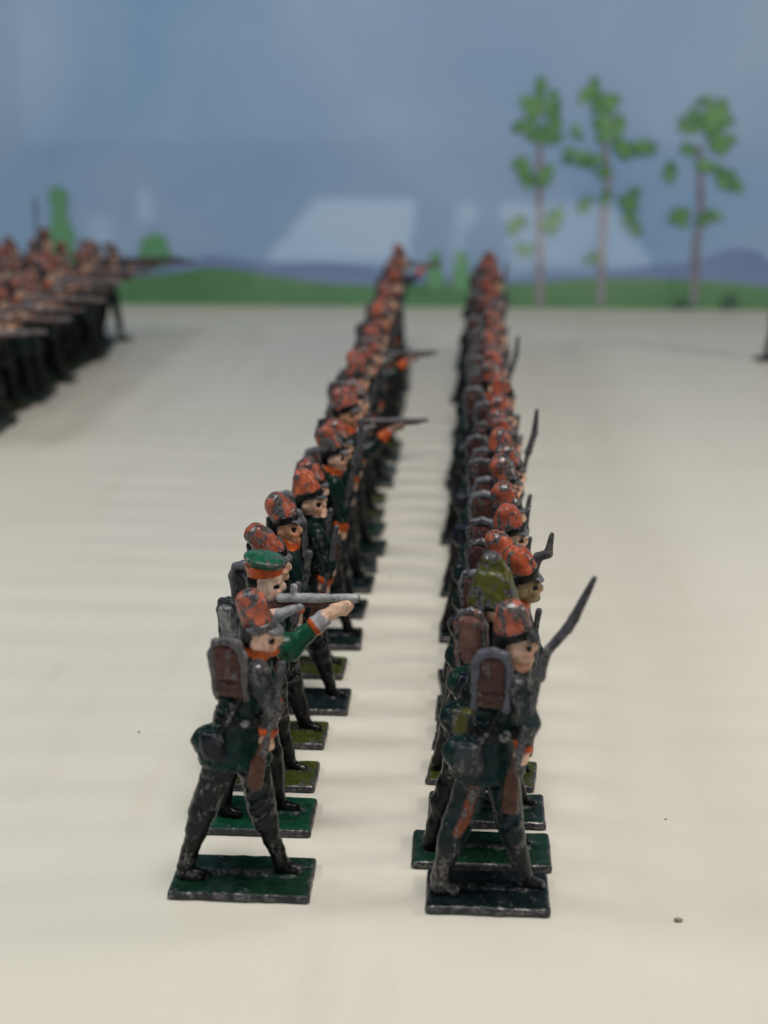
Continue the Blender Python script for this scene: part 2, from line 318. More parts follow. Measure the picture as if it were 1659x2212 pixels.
def lumps(P, seed):
    r = random.Random(seed); o = 0
    for k in range(7):
        w = [r.uniform(-1, 1) * (0.7 + 0.55 * k) for _ in range(3)]
        o = o + np.sin(P @ _v(w) + r.uniform(0, 6)) / (1 + 0.5 * k)
    return o
def surface(name, prims, res, k=0.45, dabs=(), seed=0, bump=0.10, cut=None, zmin=None):
    """skin the union of the primitives (surface nets); paint each vertex like the nearest primitive"""
    lo = np.min([p.lo for p in prims], 0) - 2 * res - 0.2; hi = np.max([p.hi for p in prims], 0) + 2 * res + 0.2
    if zmin is not None: lo[2] = zmin - 2 * res
    n = np.ceil((hi - lo) / res).astype(int) + 1
    ax = [lo[i] + res * np.arange(n[i]) for i in range(3)]
    D = np.full(tuple(n), 9.0, np.float32)
    for p in prims:                                   # each primitive only touches its own block
        i0 = np.clip(((p.lo - 1.6 - lo) / res).astype(int), 0, n); i1 = np.clip(((p.hi + 1.6 - lo) / res).astype(int) + 2, 0, n)
        if np.any(i1 - i0 < 1): continue
        P = np.stack(np.meshgrid(*[ax[i][i0[i]:i1[i]] for i in range(3)], indexing='ij'), -1).astype(np.float32)
        d = p.fn(P); sl = tuple(slice(a, b) for a, b in zip(i0, i1)); o = D[sl]
        h = np.maximum(k - np.abs(o - d), 0) / k
        D[sl] = np.minimum(o, d) - h * h * k * 0.25
    G_ = np.stack(np.meshgrid(*ax, indexing='ij'), -1).astype(np.float32)
    D += bump * lumps(G_, seed)
    if zmin is not None: D = np.maximum(D, zmin - G_[..., 2])
    if cut is not None: D = np.maximum(D, cut(G_))
    neg = D < 0
    nx, ny, nz = n - 1
    c = [neg[a:a + nx, b:b + ny, e:e + nz] for a in (0, 1) for b in (0, 1) for e in (0, 1)]
    s = sum(x.astype(np.int8) for x in c); act = (s > 0) & (s < 8)
    I = np.argwhere(act); ids = np.full(act.shape, -1, np.int64); ids[act] = np.arange(len(I))
    cor = np.array([(a, b, e) for a in (0, 1) for b in (0, 1) for e in (0, 1)])
    val = np.stack([D[I[:, 0] + a, I[:, 1] + b, I[:, 2] + e] for a, b, e in cor], 1)
    acc = np.zeros((len(I), 3)); cnt = np.zeros(len(I))
    for i in range(8):
        for j in range(i + 1, 8):
            if np.abs(cor[i] - cor[j]).sum() != 1: continue
            m = (val[:, i] < 0) != (val[:, j] < 0)
            t = np.where(m, val[:, i] / np.where(m, val[:, i] - val[:, j], 1), 0)
            acc += np.where(m[:, None], cor[i] + t[:, None] * (cor[j] - cor[i]), 0); cnt += m
    V = lo + res * (I + acc / np.maximum(cnt, 1)[:, None])
    quads = []
    for a in range(3):
        b, e = (a + 1) % 3, (a + 2) % 3
        sh = [slice(None)] * 3; s0 = list(sh); s1 = list(sh)
        s0[a] = slice(0, -1); s1[a] = slice(1, None)
        f0, f1 = neg[tuple(s0)], neg[tuple(s1)]
        E = np.argwhere(f0 != f1); flip = f1[E[:, 0], E[:, 1], E[:, 2]]
        ok = (E[:, b] > 0) & (E[:, e] > 0) & (E[:, b] < n[b] - 1) & (E[:, e] < n[e] - 1)
        E, flip = E[ok], flip[ok]
        def cell(db, de):
            q = E.copy(); q[:, b] -= db; q[:, e] -= de; return ids[q[:, 0], q[:, 1], q[:, 2]]
        q = np.stack([cell(1, 1), cell(0, 1), cell(0, 0), cell(1, 0)], 1)
        q[flip] = q[flip][:, ::-1]; quads.append(q)
    Q = np.concatenate(quads)
    # paint
    best = np.full(len(V), 1e9); colr = np.zeros((len(V), 4), np.float32)
    Vf = V.astype(np.float32) + 0.12 * np.stack([lumps(V.astype(np.float32) * 1.6, seed + i) for i in (1, 2, 3)], -1).astype(np.float32) * 0.5
    for p in prims:
        d = p.fn(Vf); m = d < best; best[m] = d[m]; colr[m] = p.c
    for (ctr, r, cc) in dabs:
        r = np.array(r if isinstance(r, (tuple, list)) else (r, r, r))
        m = ((((V - np.array(ctr)) / r) ** 2).sum(1)) < 1; colr[m] = cc
    me = bpy.data.meshes.new(name)
    me.vertices.add(len(V)); me.vertices.foreach_set('co', (V * S).astype(np.float32).ravel())
    me.loops.add(Q.size); me.loops.foreach_set('vertex_index', Q.ravel().astype(np.int32))
    me.polygons.add(len(Q)); me.polygons.foreach_set('loop_start', np.arange(0, Q.size, 4, dtype=np.int32))
    me.polygons.foreach_set('use_smooth', np.ones(len(Q), bool))
    me.update(calc_edges=True)
    at = me.color_attributes.new('paint', 'FLOAT_COLOR', 'POINT'); at.data.foreach_set('color', colr.ravel())
    me.materials.append(LEAD)
    return me

# paints: linear rgb + how much of it has worn off
ORANGE = (0.345, 0.080, 0.042, 0.49); ORANGE2 = (0.50, 0.085, 0.018, 0.18); FLESH = (0.76, 0.48, 0.34, 0.14); EYE = (0.006, 0.005, 0.005, 0)
BLACK = (0.006, 0.006, 0.007, 0.26); BLACK2 = (0.005, 0.005, 0.006, 0.12); GREY = (0.125, 0.125, 0.135, 0.3); BROWN = (0.070, 0.028, 0.022, 0.28)
GREEN = (0.005, 0.024, 0.018, 0.24); GREEN2 = (0.008, 0.105, 0.050, 0.22); TEAL = (0.005, 0.018, 0.017, 0.26); NAVY = (0.006, 0.009, 0.016, 0.32)
DARK = (0.007, 0.009, 0.011, 0.33); OLIVE = (0.078, 0.078, 0.014, 0.47); LEADC = (0.12, 0.12, 0.13, 0.8); SILVER = (0.34, 0.34, 0.35, 0.3)
WOOD = (0.085, 0.036, 0.024, 0.25); REDBR = (0.16, 0.035, 0.02, 0.2); PINK = (0.55, 0.27, 0.18, 0.15); STEEL = (0.075, 0.070, 0.082, 0.45)
BGREEN = (0.008, 0.032, 0.018, 0.27); BNAVY = (0.008, 0.015, 0.017, 0.28); BOLIVE = (0.052, 0.060, 0.010, 0.3); BDARK = (0.009, 0.023, 0.018, 0.3); TAN = (0.33, 0.24, 0.13, 0.2)

# ---- parts
def base_mesh(w, d, c, seed, res=0.34, ridge=True):
    t = 1.12; edge = (0.045, 0.044, 0.048, 0.45)
    pr = [BX((0, 0, t / 2), (w / 2, d / 2, t / 2), 0.4, edge), BX((0, 0, t / 2 + 0.1), (w / 2 - 0.28, d / 2 - 0.25, t / 2), 0.3, c)]
    if ridge:
        pr += [RC((-w * .33, 0.3, t - .3), (w * .34, 0.2, t - .4), 0.95, 0.85, (c[0], c[1], c[2], 0.55)),
               EL((-w * .34, -.8, t), (2.1, 1.5, 0.7), (c[0] * .8, c[1] * .8, c[2] * .8, 0.5)), EL((w * .30, .7, t), (2.3, 1.5, 0.65), (c[0] * .8, c[1] * .8, c[2] * .8, 0.5))]
    return surface('base', pr, res, 0.5, seed=seed, bump=0.045, zmin=0.0)

def march_prims(a):
    T, B, K = a.get('T', DARK), a.get('B', BLACK), a.get('K', GREEN)
    xr, xf = a.get('xr', -7.0), a.get('xf', 5.0); col_ = a.get('collar', ORANGE2); cuff = a.get('cuff', ORANGE2); bag = a.get('bag', NAVY)
    s = a.get('sx', 0.0)
    ly = a.get('ly', -1.0)
    pr = [RC((-1.7, ly, 18.8), (xr * .64, ly - .1, 10.8), 2.45, 1.95, T), RC((xr * .64, ly - .1, 10.8), (xr * .76, ly - .1, 8.4), 2.0, 1.75, T),
          RC((xr * .75, ly - .1, 8.6), (xr, ly - .2, 3.2), 1.72, 1.2, B), RC((xr - .2, ly - .2, 2.3), (xr + 2.3, ly - .6, 1.9), 1.05, 0.75, B),
          RC((1.4, -ly * .8, 18.8), (xf * .52, -ly * .9, 10.8), 2.5, 1.95, T), RC((xf * .52, -ly * .9, 10.8), (xf * .66, -ly * .9, 8.4), 2.0, 1.7, T),
          RC((xf * .62, -ly * .9, 8.8), (xf, -ly * .9, 3.2), 1.7, 1.2, B), RC((xf, -ly * .9, 2.3), (xf + 2.5, -ly * .6, 1.75), 1.1, 0.7, B),
          CC((s * .6, 0, 25.0), (-.5, 0, 18.0), 3.0, 5.0, K, .86), CC((-.5, 0, 18.5), (-.5, 0, 17.6), 5.0, 5.2, K, .87), EL((-4.2, -.5, 20.6), (2.5, 2.0, 2.3), K, (0, -30, 0)), RC((-3.4, -.6, 21.2), (-6.0, -.6, 20.4), 1.4, .5, K),
          RC((-4.9, -1.9, 19.0), (-2.6, -2.4, 23.6), .55, .4, K), RC((-2.6, -3.4, 18.6), (-1.9, -2.9, 23.4), .55, .4, K), RC((.6, -3.5, 18.5), (.6, -2.7, 23.0), .5, .4, K),
          RC((0.3 + s, 0, 25.6), (1.3 + s, 0, 32.2), 3.15, 3.55, K, .82),
          CC((-.05 + s * .6, 0, 23.7), (0.05 + s * .6, 0, 24.8), 3.5, 3.4, a.get('belt', BLACK), .86),
          BX((3.2 + s, -1.3, 24.4), (.9, 1.1, .9), .3, a.get('pouch', BLACK), (0, 0, -35)), EL((1.6 + s, -2.95, 24.3), (.75, .4, .5), SILVER),
          RC((2.2 + s, 0, 33.6), (3.2 + s, -.1, 36.2), 1.8, 1.6, FLESH), CC((2.3 + s, 0, 33.6), (3.1 + s, -.1, 35.9), 2.35, 2.1, col_)]
    for i in range(5): pr.append(RC((xr * (.3 + .09 * i) - 1.5 + .12 * i, ly - 1.2, 16.6 - 1.9 * i), (xr * (.3 + .09 * i) + 1.2 - .38 * i, ly - 1.7 + .06 * i, 15.6 - 1.85 * i), .42, .3, T))
    for i in range(4): pr.append(RC((1.0 + .45 * i, -ly * .8 - 2.1, 15.6 - 1.9 * i), (3.2 + .3 * i, -ly * .8 - 1.7, 16.6 - 1.9 * i), .4, .3, T))
    for i in range(3): pr.append(RC((-2.4 + s, -2.2, 26.4 + 1.6 * i), (.4 + s, -2.9, 25.6 + 1.8 * i), .36, .28, K))
    n = (lambda p: (p[0] + s, p[1], p[2]))
    for arm, cc in ((a.get('near', ((3.4, -2.8, 32.0), (5.5, -3.6, 27.0), (4.4, -3.9, 22.4))), a.get('sl', K)), (a.get('far', ((2.4, 2.6, 32.0), (4.2, 3.3, 27.4), (4.6, 3.0, 23.5))), K)):
        p, q, h = (np.array(n(x)) for x in arm)
        e = (h - q) / np.linalg.norm(h - q); c0 = h - e * 1.5
        pr += [RC(p, q, 1.65, 1.4, cc), RC(q, c0, 1.4, 1.1, cc), CC(c0 - e * .5, c0 + e * .45, 1.4, 1.38, cuff), EL(h, (1.05, 1.0, 1.2), FLESH),
               RC(h, h + e * .9 + np.array((.3, -.2, 0)), .75, .5, FLESH)]
        for f_ in range(4): pr.append(RC(h + np.array((.9, -.5 + .1 * f_, .75 - .5 * f_)), h + np.array((-.1, -1.0, .7 - .5 * f_)), .3, .27, FLESH))
    if a.get('stripe'): pr += [RC((-2.2, ly - 2.6, 16.8), (xr * .46, ly - 2.3, 13.6), .45, .5, a['stripe']), RC((xr * .46, ly - 2.3, 13.6), (xr * .66, ly - 1.85, 10.2), .5, .4, a['stripe'])]
    pr += [BX((-2.9, -3.0, 20.9), (1.9, .9, 2.1), .8, bag, (0, -8, -25)), RC((3.4 + s, -2.7, 33.2), (-1.8, -3.3, 23.2), .42, .38, a.get('strap', DARK))]
    return pr
def shoot_prims(a):
    T, B, K = a.get('T', BLACK2), a.get('B', BLACK2), a.get('K', GREEN)
    cuff = a.get('cuff', ORANGE2); sl = a.get('sl', GREEN2); HAND = a.get('hand', FLESH)
    pr = [RC((-1.4, -.9, 19), (-3.0, -1.1, 10.5), 2.3, 1.75, T), RC((-3.0, -1.1, 10.5), (-4.6, -1.1, 3.2), 1.75, 1.2, B), RC((-4.7, -1.1, 2.3), (-2.2, -1.7, 1.9), 1.1, .75, B),
          RC((1.4, .8, 19), (2.6, .9, 10.5), 2.4, 1.8, T), RC((2.6, .9, 10.5), (3.8, .9, 3.2), 1.8, 1.3, B), RC((3.8, .9, 2.3), (6.4, .6, 1.8), 1.15, .75, B),
          CC((0, 0, 25.0), (-.2, 0, 15.5), 3.1, 4.3, K, .82), RC((-2.6, -3.2, 16.0), (-1.7, -2.7, 23.4), .5, .4, K), RC((1.2, -3.4, 16.0), (.8, -2.7, 23), .5, .4, K),
          RC((0, 0, 25.6), (.7, 0, 32.2), 3.2, 3.6, K, .84), CC((-.05, 0, 23.8), (0, 0, 24.9), 3.5, 3.4, BLACK, .88),
          RC((1.2, 0, 33.6), (2.2, -.1, 36), 1.8, 1.6, HAND), CC((1.3, 0, 33.5), (2.1, 0, 35.4), 2.3, 2.0, a.get('collar', ORANGE2)),
          # supporting arm under the barrel, hand closed round it
          RC((2.2, -2.8, 31.4), (6.6, -3.9, 28.9), 1.8, 1.9, sl), RC((6.6, -3.9, 28.9), (10.4, -3.0, 32.0), 1.9, 1.25, sl), CC((10.1, -3.05, 31.8), (10.6, -2.95, 32.2), 1.45, 1.45, cuff),
          CC((10.6, -2.95, 32.2), (12.0, -2.6, 33.3), 1.4, 1.3, a.get('wrist', SILVER)), RC((11.9, -2.5, 33.4), (15.0, -2.0, 34.8), 1.1, .95, HAND),
          # trigger arm
          RC((1.0, 2.6, 31.8), (3.6, 3.4, 29.5), 1.65, 1.4, K), RC((3.6, 3.4, 29.5), (4.3, .2, 33.6), 1.35, 1.0, K), EL((4.0, -2.0, 33.2), (1.5, 1.2, 1.3), HAND), RC((4.9, -2.2, 33.3), (8.2, -2.3, 34.6), 1.0, .65, SILVER),
          RC((-3.4, -3.2, 22.8), (-4.2, -3.3, 13.5), .7, .5, REDBR), EL((-3.2, -2.6, 21.4), (1.9, 1.3, 1.9), BLACK)]
    for i in range(4): pr.append(RC((12.6 + .75 * i, -2.9, 33.9), (12.7 + .78 * i, -2.75, 35.1 + .08 * i), .36, .3, HAND))
    for i in range(3): pr.append(RC((4.6, -2.3, 33.3 + .5 * i), (5.6, -1.9, 33.6 + .5 * i), .34, .28, HAND))
    return pr

def head_mesh(c, a, seed, res=0.24):
    """c: centre of the head; faces +x and a little to the viewer's side"""
    x, y, z = c; sk = a.get('skin', FLESH)
    P = lambda dx, dy, dz: (x + dx, y + dy, z + dz)
    pr = [EL(P(0, 0, 0.3), (2.5, 2.15, 2.8), sk), EL(P(.7, 0, -1.3), (1.7, 1.6, 1.6), sk), EL(P(2.45, -.15, -.25), (.62, .5, .75), sk, (0, -20, 0)),
          EL(P(1.95, -.1, -2.0), (.7, .8, .55), sk), EL(P(1.7, -1.0, -.75), (.8, .8, .7), (sk[0] * 1.02, sk[1] * .86, sk[2] * .82, .06)), EL(P(-.35, -2.05, -.3), (.55, .3, .8), sk),
          EL(P(1.9, -1.1, .75), (.6, .7, .28), (sk[0] * .8, sk[1] * .75, sk[2] * .7, .1)), EL(P(-1.0, 0, .3), (1.9, 2.05, 2.5), a.get('hair', BLACK))]
    db = [(P(1.85, -1.55, .15), (.5, .7, .48), EYE), (P(2.0, 1.4, .28), (.42, .6, .36), EYE), (P(2.25, -.5, -1.35), (.5, .8, .16), (.25, .07, .05, 0))]
    if a.get('beard'): db += [(P(1.6, -.8, -2.4), (1.9, 2.0, 1.0), a['beard'])]
    if a.get('mous'): db += [(P(2.2, -.5, -1.0), (.7, 1.0, .26), a['mous'])]
    return surface('head', pr, res, 0.4, db, seed=seed, bump=0.05)

def shako_parts(c, a, seed, res=0.26):
    x, y, z = c; lx = a.get('lean', -1.6); C = a.get('hat', ORANGE)
    P = lambda dx, dy, dz: (x + dx, y + dy, z + dz)
    tall = a.get('tall', 1.0); hw = a.get('hw', 1.0)
    crown = surface('shako', [RC(P(-.4, 0, 2.5), P(lx, 0, 2.6 + 2.0 * tall), 2.5 * hw, 1.95 * hw, C, .96), RC(P(lx - .1, 0, 2.6 + 1.9 * tall), P(lx + .9, 0, 2.4 + 1.9 * tall), 1.75 * hw, 1.5 * hw, C)], res, .6, seed=seed, bump=0.13)
    bandm = surface('band', [CC(P(-.1, 0, 1.05), P(-.4, 0, 2.35), 2.6, 2.65, a.get('band', BLACK), .98), EL(P(-1.6, 0, .6), (1.4, 2.2, 1.7), a.get('band', BLACK))], res, .3, seed=seed + 1, bump=0.05)
    visor = surface('visor', [EL(P(1.8, -.1, 1.45), (1.55, 2.0, .42), a.get('vis', GREY), (0, 24, 0))], res, .3, seed=seed + 2, bump=0.05)
    return [('shako', crown, [('band', bandm), ('visor', visor)])]
def cap_parts(c, a, seed, res=0.22):
    x, y, z = c; P = lambda dx, dy, dz: (x + dx, y + dy, z + dz)
    bandm = surface('band', [CC(P(-.1, 0, 1.5), P(-.2, 0, 3.4), 2.65, 2.95, a.get('hat', ORANGE2), 1.0)], res, .3, seed=seed, bump=0.06)
    top = surface('field_cap', [EL(P(.1, 0, 3.9), (3.35, 3.1, .85), GREEN2[:3] + (.46,), (0, 10, 0)), CC(P(-.15, 0, 3.1), P(0, 0, 3.7), 2.8, 3.0, GREEN2, 1.0)], res, .4, seed=seed + 3, bump=0.05)
    return [('field_cap', top, [('band', bandm)])]
def helmet_parts(c, a, seed, res=0.24):
    x, y, z = c; P = lambda dx, dy, dz: (x + dx, y + dy, z + dz)
    pr = [RC(P(0, 0, 2.8), P(-.25, 0, 6.7), 2.9, 1.55, OLIVE), CC(P(0, 0, .7), P(-.15, 0, 5.4), 3.75, 2.3, OLIVE)]
    for i in range(9):
        t = i / 9 * 6.283; pr.append(RC(P(3.5 * math.cos(t), 3.5 * math.sin(t), .7), P(1.3 * math.cos(t), 1.3 * math.sin(t), 7.0), .4, .22, OLIVE if i % 3 else LEADC))
    dome = surface('helmet_cover', pr, res, .5, [(P(-.3, -.6, 8.4), (1.3, 1.5, 1.6), LEADC)], seed=seed, bump=0.1)
    brim = surface('brim', [CC(P(.3, 0, .1), P(.3, 0, .7), 3.1, 3.0, BLACK), EL(P(2.2, 0, .2), (2.0, 2.1, .45), BLACK, (0, 18, 0))], res, .3, seed=seed + 1, bump=0.05)
    return [('helmet_cover', dome, [('brim', brim)])]

def pack_parts(c, a, seed, res=0.28):
    """knapsack with a rolled greatcoat strapped round it"""
    cx, cy, cz = c; rz = a.get('prz', -24); M = np.array(rotm(0, a.get('pry', -4), rz), dtype=float)
    w, h = a.get('pw', 2.35), a.get('ph', 4.0); C = a.get('pack', BROWN); R = a.get('roll', GREY)
    P = lambda dx, dy, dz: tuple(np.array((cx, cy, cz)) + M @ np.array((dx, dy, dz), dtype=float))
    bodyp = [BX((cx, cy, cz), (w, 1.25, h), 1.05, C, (0, a.get('pry', -4), rz)), BX(P(0, -1.25, 1.0), (w * .72, .22, h * .5), .15, (C[0] * 1.15, C[1] * 1.1, C[2] * 1.1, C[3] + .1), (0, a.get('pry', -4), rz)),
             BX(P(0, -1.32, -1.6), (w * .8, .2, .28), .1, (C[0] * .7, C[1] * .7, C[2] * .7, .3), (0, a.get('pry', -4), rz))]
    pm = surface('knapsack', bodyp, res, .25, seed=seed, bump=0.06)
    pts = [(-w, -.5, -h * .95), (-w - .1, -.5, h * .55), (-w * .72, -.5, h * .98), (0, -.5, h * 1.1), (w * .72, -.5, h * .98), (w + .1, -.5, h * .55), (w, -.5, -h * .95)]
    rp = [RC(P(*pts[i]), P(*pts[i + 1]), .62, .62, R) for i in range(6)]
    rm = surface('rolled_coat', rp, res, .4, seed=seed + 1, bump=0.07)
    return [('knapsack', pm, [('rolled_coat', rm)])]

def rifle_parts(stock, barrel, bayonet, seed, res=0.22, metal=STEEL, wood=WOOD, knob=None, r=.58):
    sp = [RC(stock[i], stock[i + 1], stock_r, stock_r * .85, wood, .7) for i, stock_r in zip(range(len(stock) - 1), (1.15, .75, .6, .5))]
    sm = surface('rifle', sp, res, .3, seed=seed, bump=0.05)
    bp = [RC(barrel[i], barrel[i + 1], r, r * .92, metal) for i in range(len(barrel) - 1)]
    if knob: bp += [RC(knob, (knob[0] + .1, knob[1], knob[2] + 1.3), .4, .55, metal)]
    bm = surface('barrel', bp, res, .3, seed=seed + 1, bump=0.04)
    ch = [('barrel', bm)]
    if bayonet:
        yp = [RC(bayonet[i], bayonet[i + 1], .74 if i < len(bayonet) - 2 else .68, .68 if i < len(bayonet) - 2 else .38, metal) for i in range(len(bayonet) - 1)]
        yp.append(EL(bayonet[0], (.8, .8, .8), metal))
        ch.append(('bayonet', surface('bayonet', yp, res, .3, seed=seed + 2, bump=0.04)))
    return [('rifle', sm, ch)]

# ---- whole figures, as lists (name, mesh, sub-parts)
def marcher(a, seed, fine=True):
    f = 1.0 if fine else 1.45
    s = a.get('sx', 0.0)
    d = []
    ZON[0] = MARCH_Z
    out = [('body', surface('body', march_prims(a), 0.29 * f, .45, d, seed=seed), [])]
    hc = a.get('hc', (3.2 + s, -.2, 38.9))
    ZON[0] = False
    out.append(('head', head_mesh(hc, a, seed + 7, .23 * f), []))
    out += {'shako': shako_parts, 'helmet': helmet_parts, 'cap': cap_parts}[a.get('headgear', 'shako')](hc, a, seed + 11, .25 * f)
    if a.get('pk', True): out += pack_parts(a.get('pc', (-.7 + s, -2.5, 34.4)), a, seed + 23, .27 * f)
    st, ba, by = a.get('rifle', RIFLE_SHORT)
    ZON[0] = False if a.get('rawz') else MARCH_Z
    out += rifle_parts(st, ba, by, seed + 31, .21 * f)
    ZON[0] = False
    return out
MARCH_Z = [0, 3, 20.3, 35.2, 38.0, 61.5]
SHOOT_Z = [0, 3, 19.6, 35.2, 38.9, 62.5]
RIFLE_SHORT = (((2.8, -4.6, 16.4), (3.4, -4.7, 19.2), (4.3, -4.9, 22.0)), ((4.2, -4.9, 21.0), (6.0, -4.3, 28.0), (6.9, -3.7, 34.0)), None)
def shooter(a, seed, fine=True):
    f = 1.0 if fine else 1.45
    ZON[0] = SHOOT_Z
    out = [('body', surface('body', shoot_prims(a), 0.29 * f, .45, seed=seed), [])]
    ZON[0] = False
    hc = (2.9, -.3, 39.6)
    out.append(('head', head_mesh(hc, a, seed + 7, .23 * f), []))
    out += {'shako': shako_parts, 'cap': cap_parts}[a.get('headgear', 'cap')](hc, a, seed + 11, .24 * f)
    out += pack_parts((-1.9, -1.9, 33.9), dict(prz=-36, pw=2.0, ph=3.3, pack=a.get('pack', SILVER), roll=a.get('roll', GREY)), seed + 23, .27 * f)
    L = a.get('len', 16.4)
    ZON[0] = SHOOT_Z
    out += rifle_parts(((2.6, -1.9, 33.2), (5.0, -2.0, 34.6), (10.5, -2.0, 35.2), (L - 1.6, -2.0, 35.3)), ((5.2, -2.0, 35.7), (L, -2.0, 35.9)), None, seed + 31, .21 * f, metal=a.get('metal', SILVER), knob=(7.2, -2.0, 36.1), r=a.get('br', .68))
    ZON[0] = False
    return out

# ---- put a figure on the board
def linear_copy(parts, base, loc, rz=0.0, sz=1.0):
    root = bpy.data.objects.new('toy_soldier', None); col.objects.link(root)
    root.empty_display_size = 0.005
    root.location = Vector(loc) * S; root.rotation_euler = (0, 0, math.radians(rz)); root.scale = (1, 1, sz)
    mesh_obj('base', base, None, root)
    for nm, me, subs in parts:
        o = mesh_obj(nm, me, None, root)
        for n2, m2 in subs: mesh_obj(n2, m2, None, o)
    return root
ORD = ['front', 'second', 'third', 'fourth', 'fifth', 'sixth', 'seventh', 'eighth', 'ninth', 'tenth', 'eleventh', 'twelfth', 'thirteenth', 'fourteenth', 'fifteenth', 'sixteenth', 'seventeenth', 'eighteenth', 'nineteenth', 'twentieth']
ORD += ['twenty-' + w for w in ('first', 'second', 'third', 'fourth', 'fifth', 'sixth', 'seventh', 'eighth', 'ninth')] + ['thirtieth', 'thirty-first', 'thirty-second', 'thirty-third', 'thirty-fourth', 'thirty-fifth', 'thirty-sixth']

B = {}
def base_of(w, d, c, seed=0):
    k = (w, d, c, seed)
    if k not in B: B[k] = base_mesh(w, d, c, 100 + len(B))
    return B[k]

# kinds of figure
BAY0 = (((2.6, -4.6, 17.0), (2.7, -4.7, 20.6), (3.2, -4.9, 24.4)), ((3.3, -4.9, 23.4), (5.2, -4.3, 32.6), (5.9, -3.9, 36.0)), ((5.9, -3.9, 36.0), (6.9, -3.4, 39.4), (9.4, -3.0, 42.4), (10.2, -2.9, 43.8), (12.6, -2.8, 49.4)))
BAY1 = (((2.6, -4.6, 14.6), (3.3, -4.7, 18.6), (4.2, -4.9, 22.0)), ((4.2, -4.9, 21.0), (6.0, -4.2, 30.0), (7.4, -3.6, 37.0)), ((7.4, -3.6, 37.0), (8.2, -3.2, 40.6), (9.7, -3.2, 41.2), (10.2, -3.2, 44.6)))
BAY2 = (((2.6, -4.6, 14.6), (3.3, -4.7, 18.6), (4.2, -4.9, 22.0)), ((4.2, -4.9, 21.0), (6.0, -4.2, 30.0), (7.4, -3.6, 37.0)), ((7.4, -3.6, 37.0), (8.6, -3.2, 41.0), (8.9, -3.2, 46.0)))
POLE = (((2.6, -4.6, 14.6), (3.3, -4.7, 18.6), (4.2, -4.9, 22.0)), ((4.2, -4.9, 21.0), (4.6, -4.2, 36.0), (5.0, -3.6, 56.0)), ((5.0, -3.6, 56.0), (5.1, -3.6, 60.0), (5.2, -3.6, 64.5)))
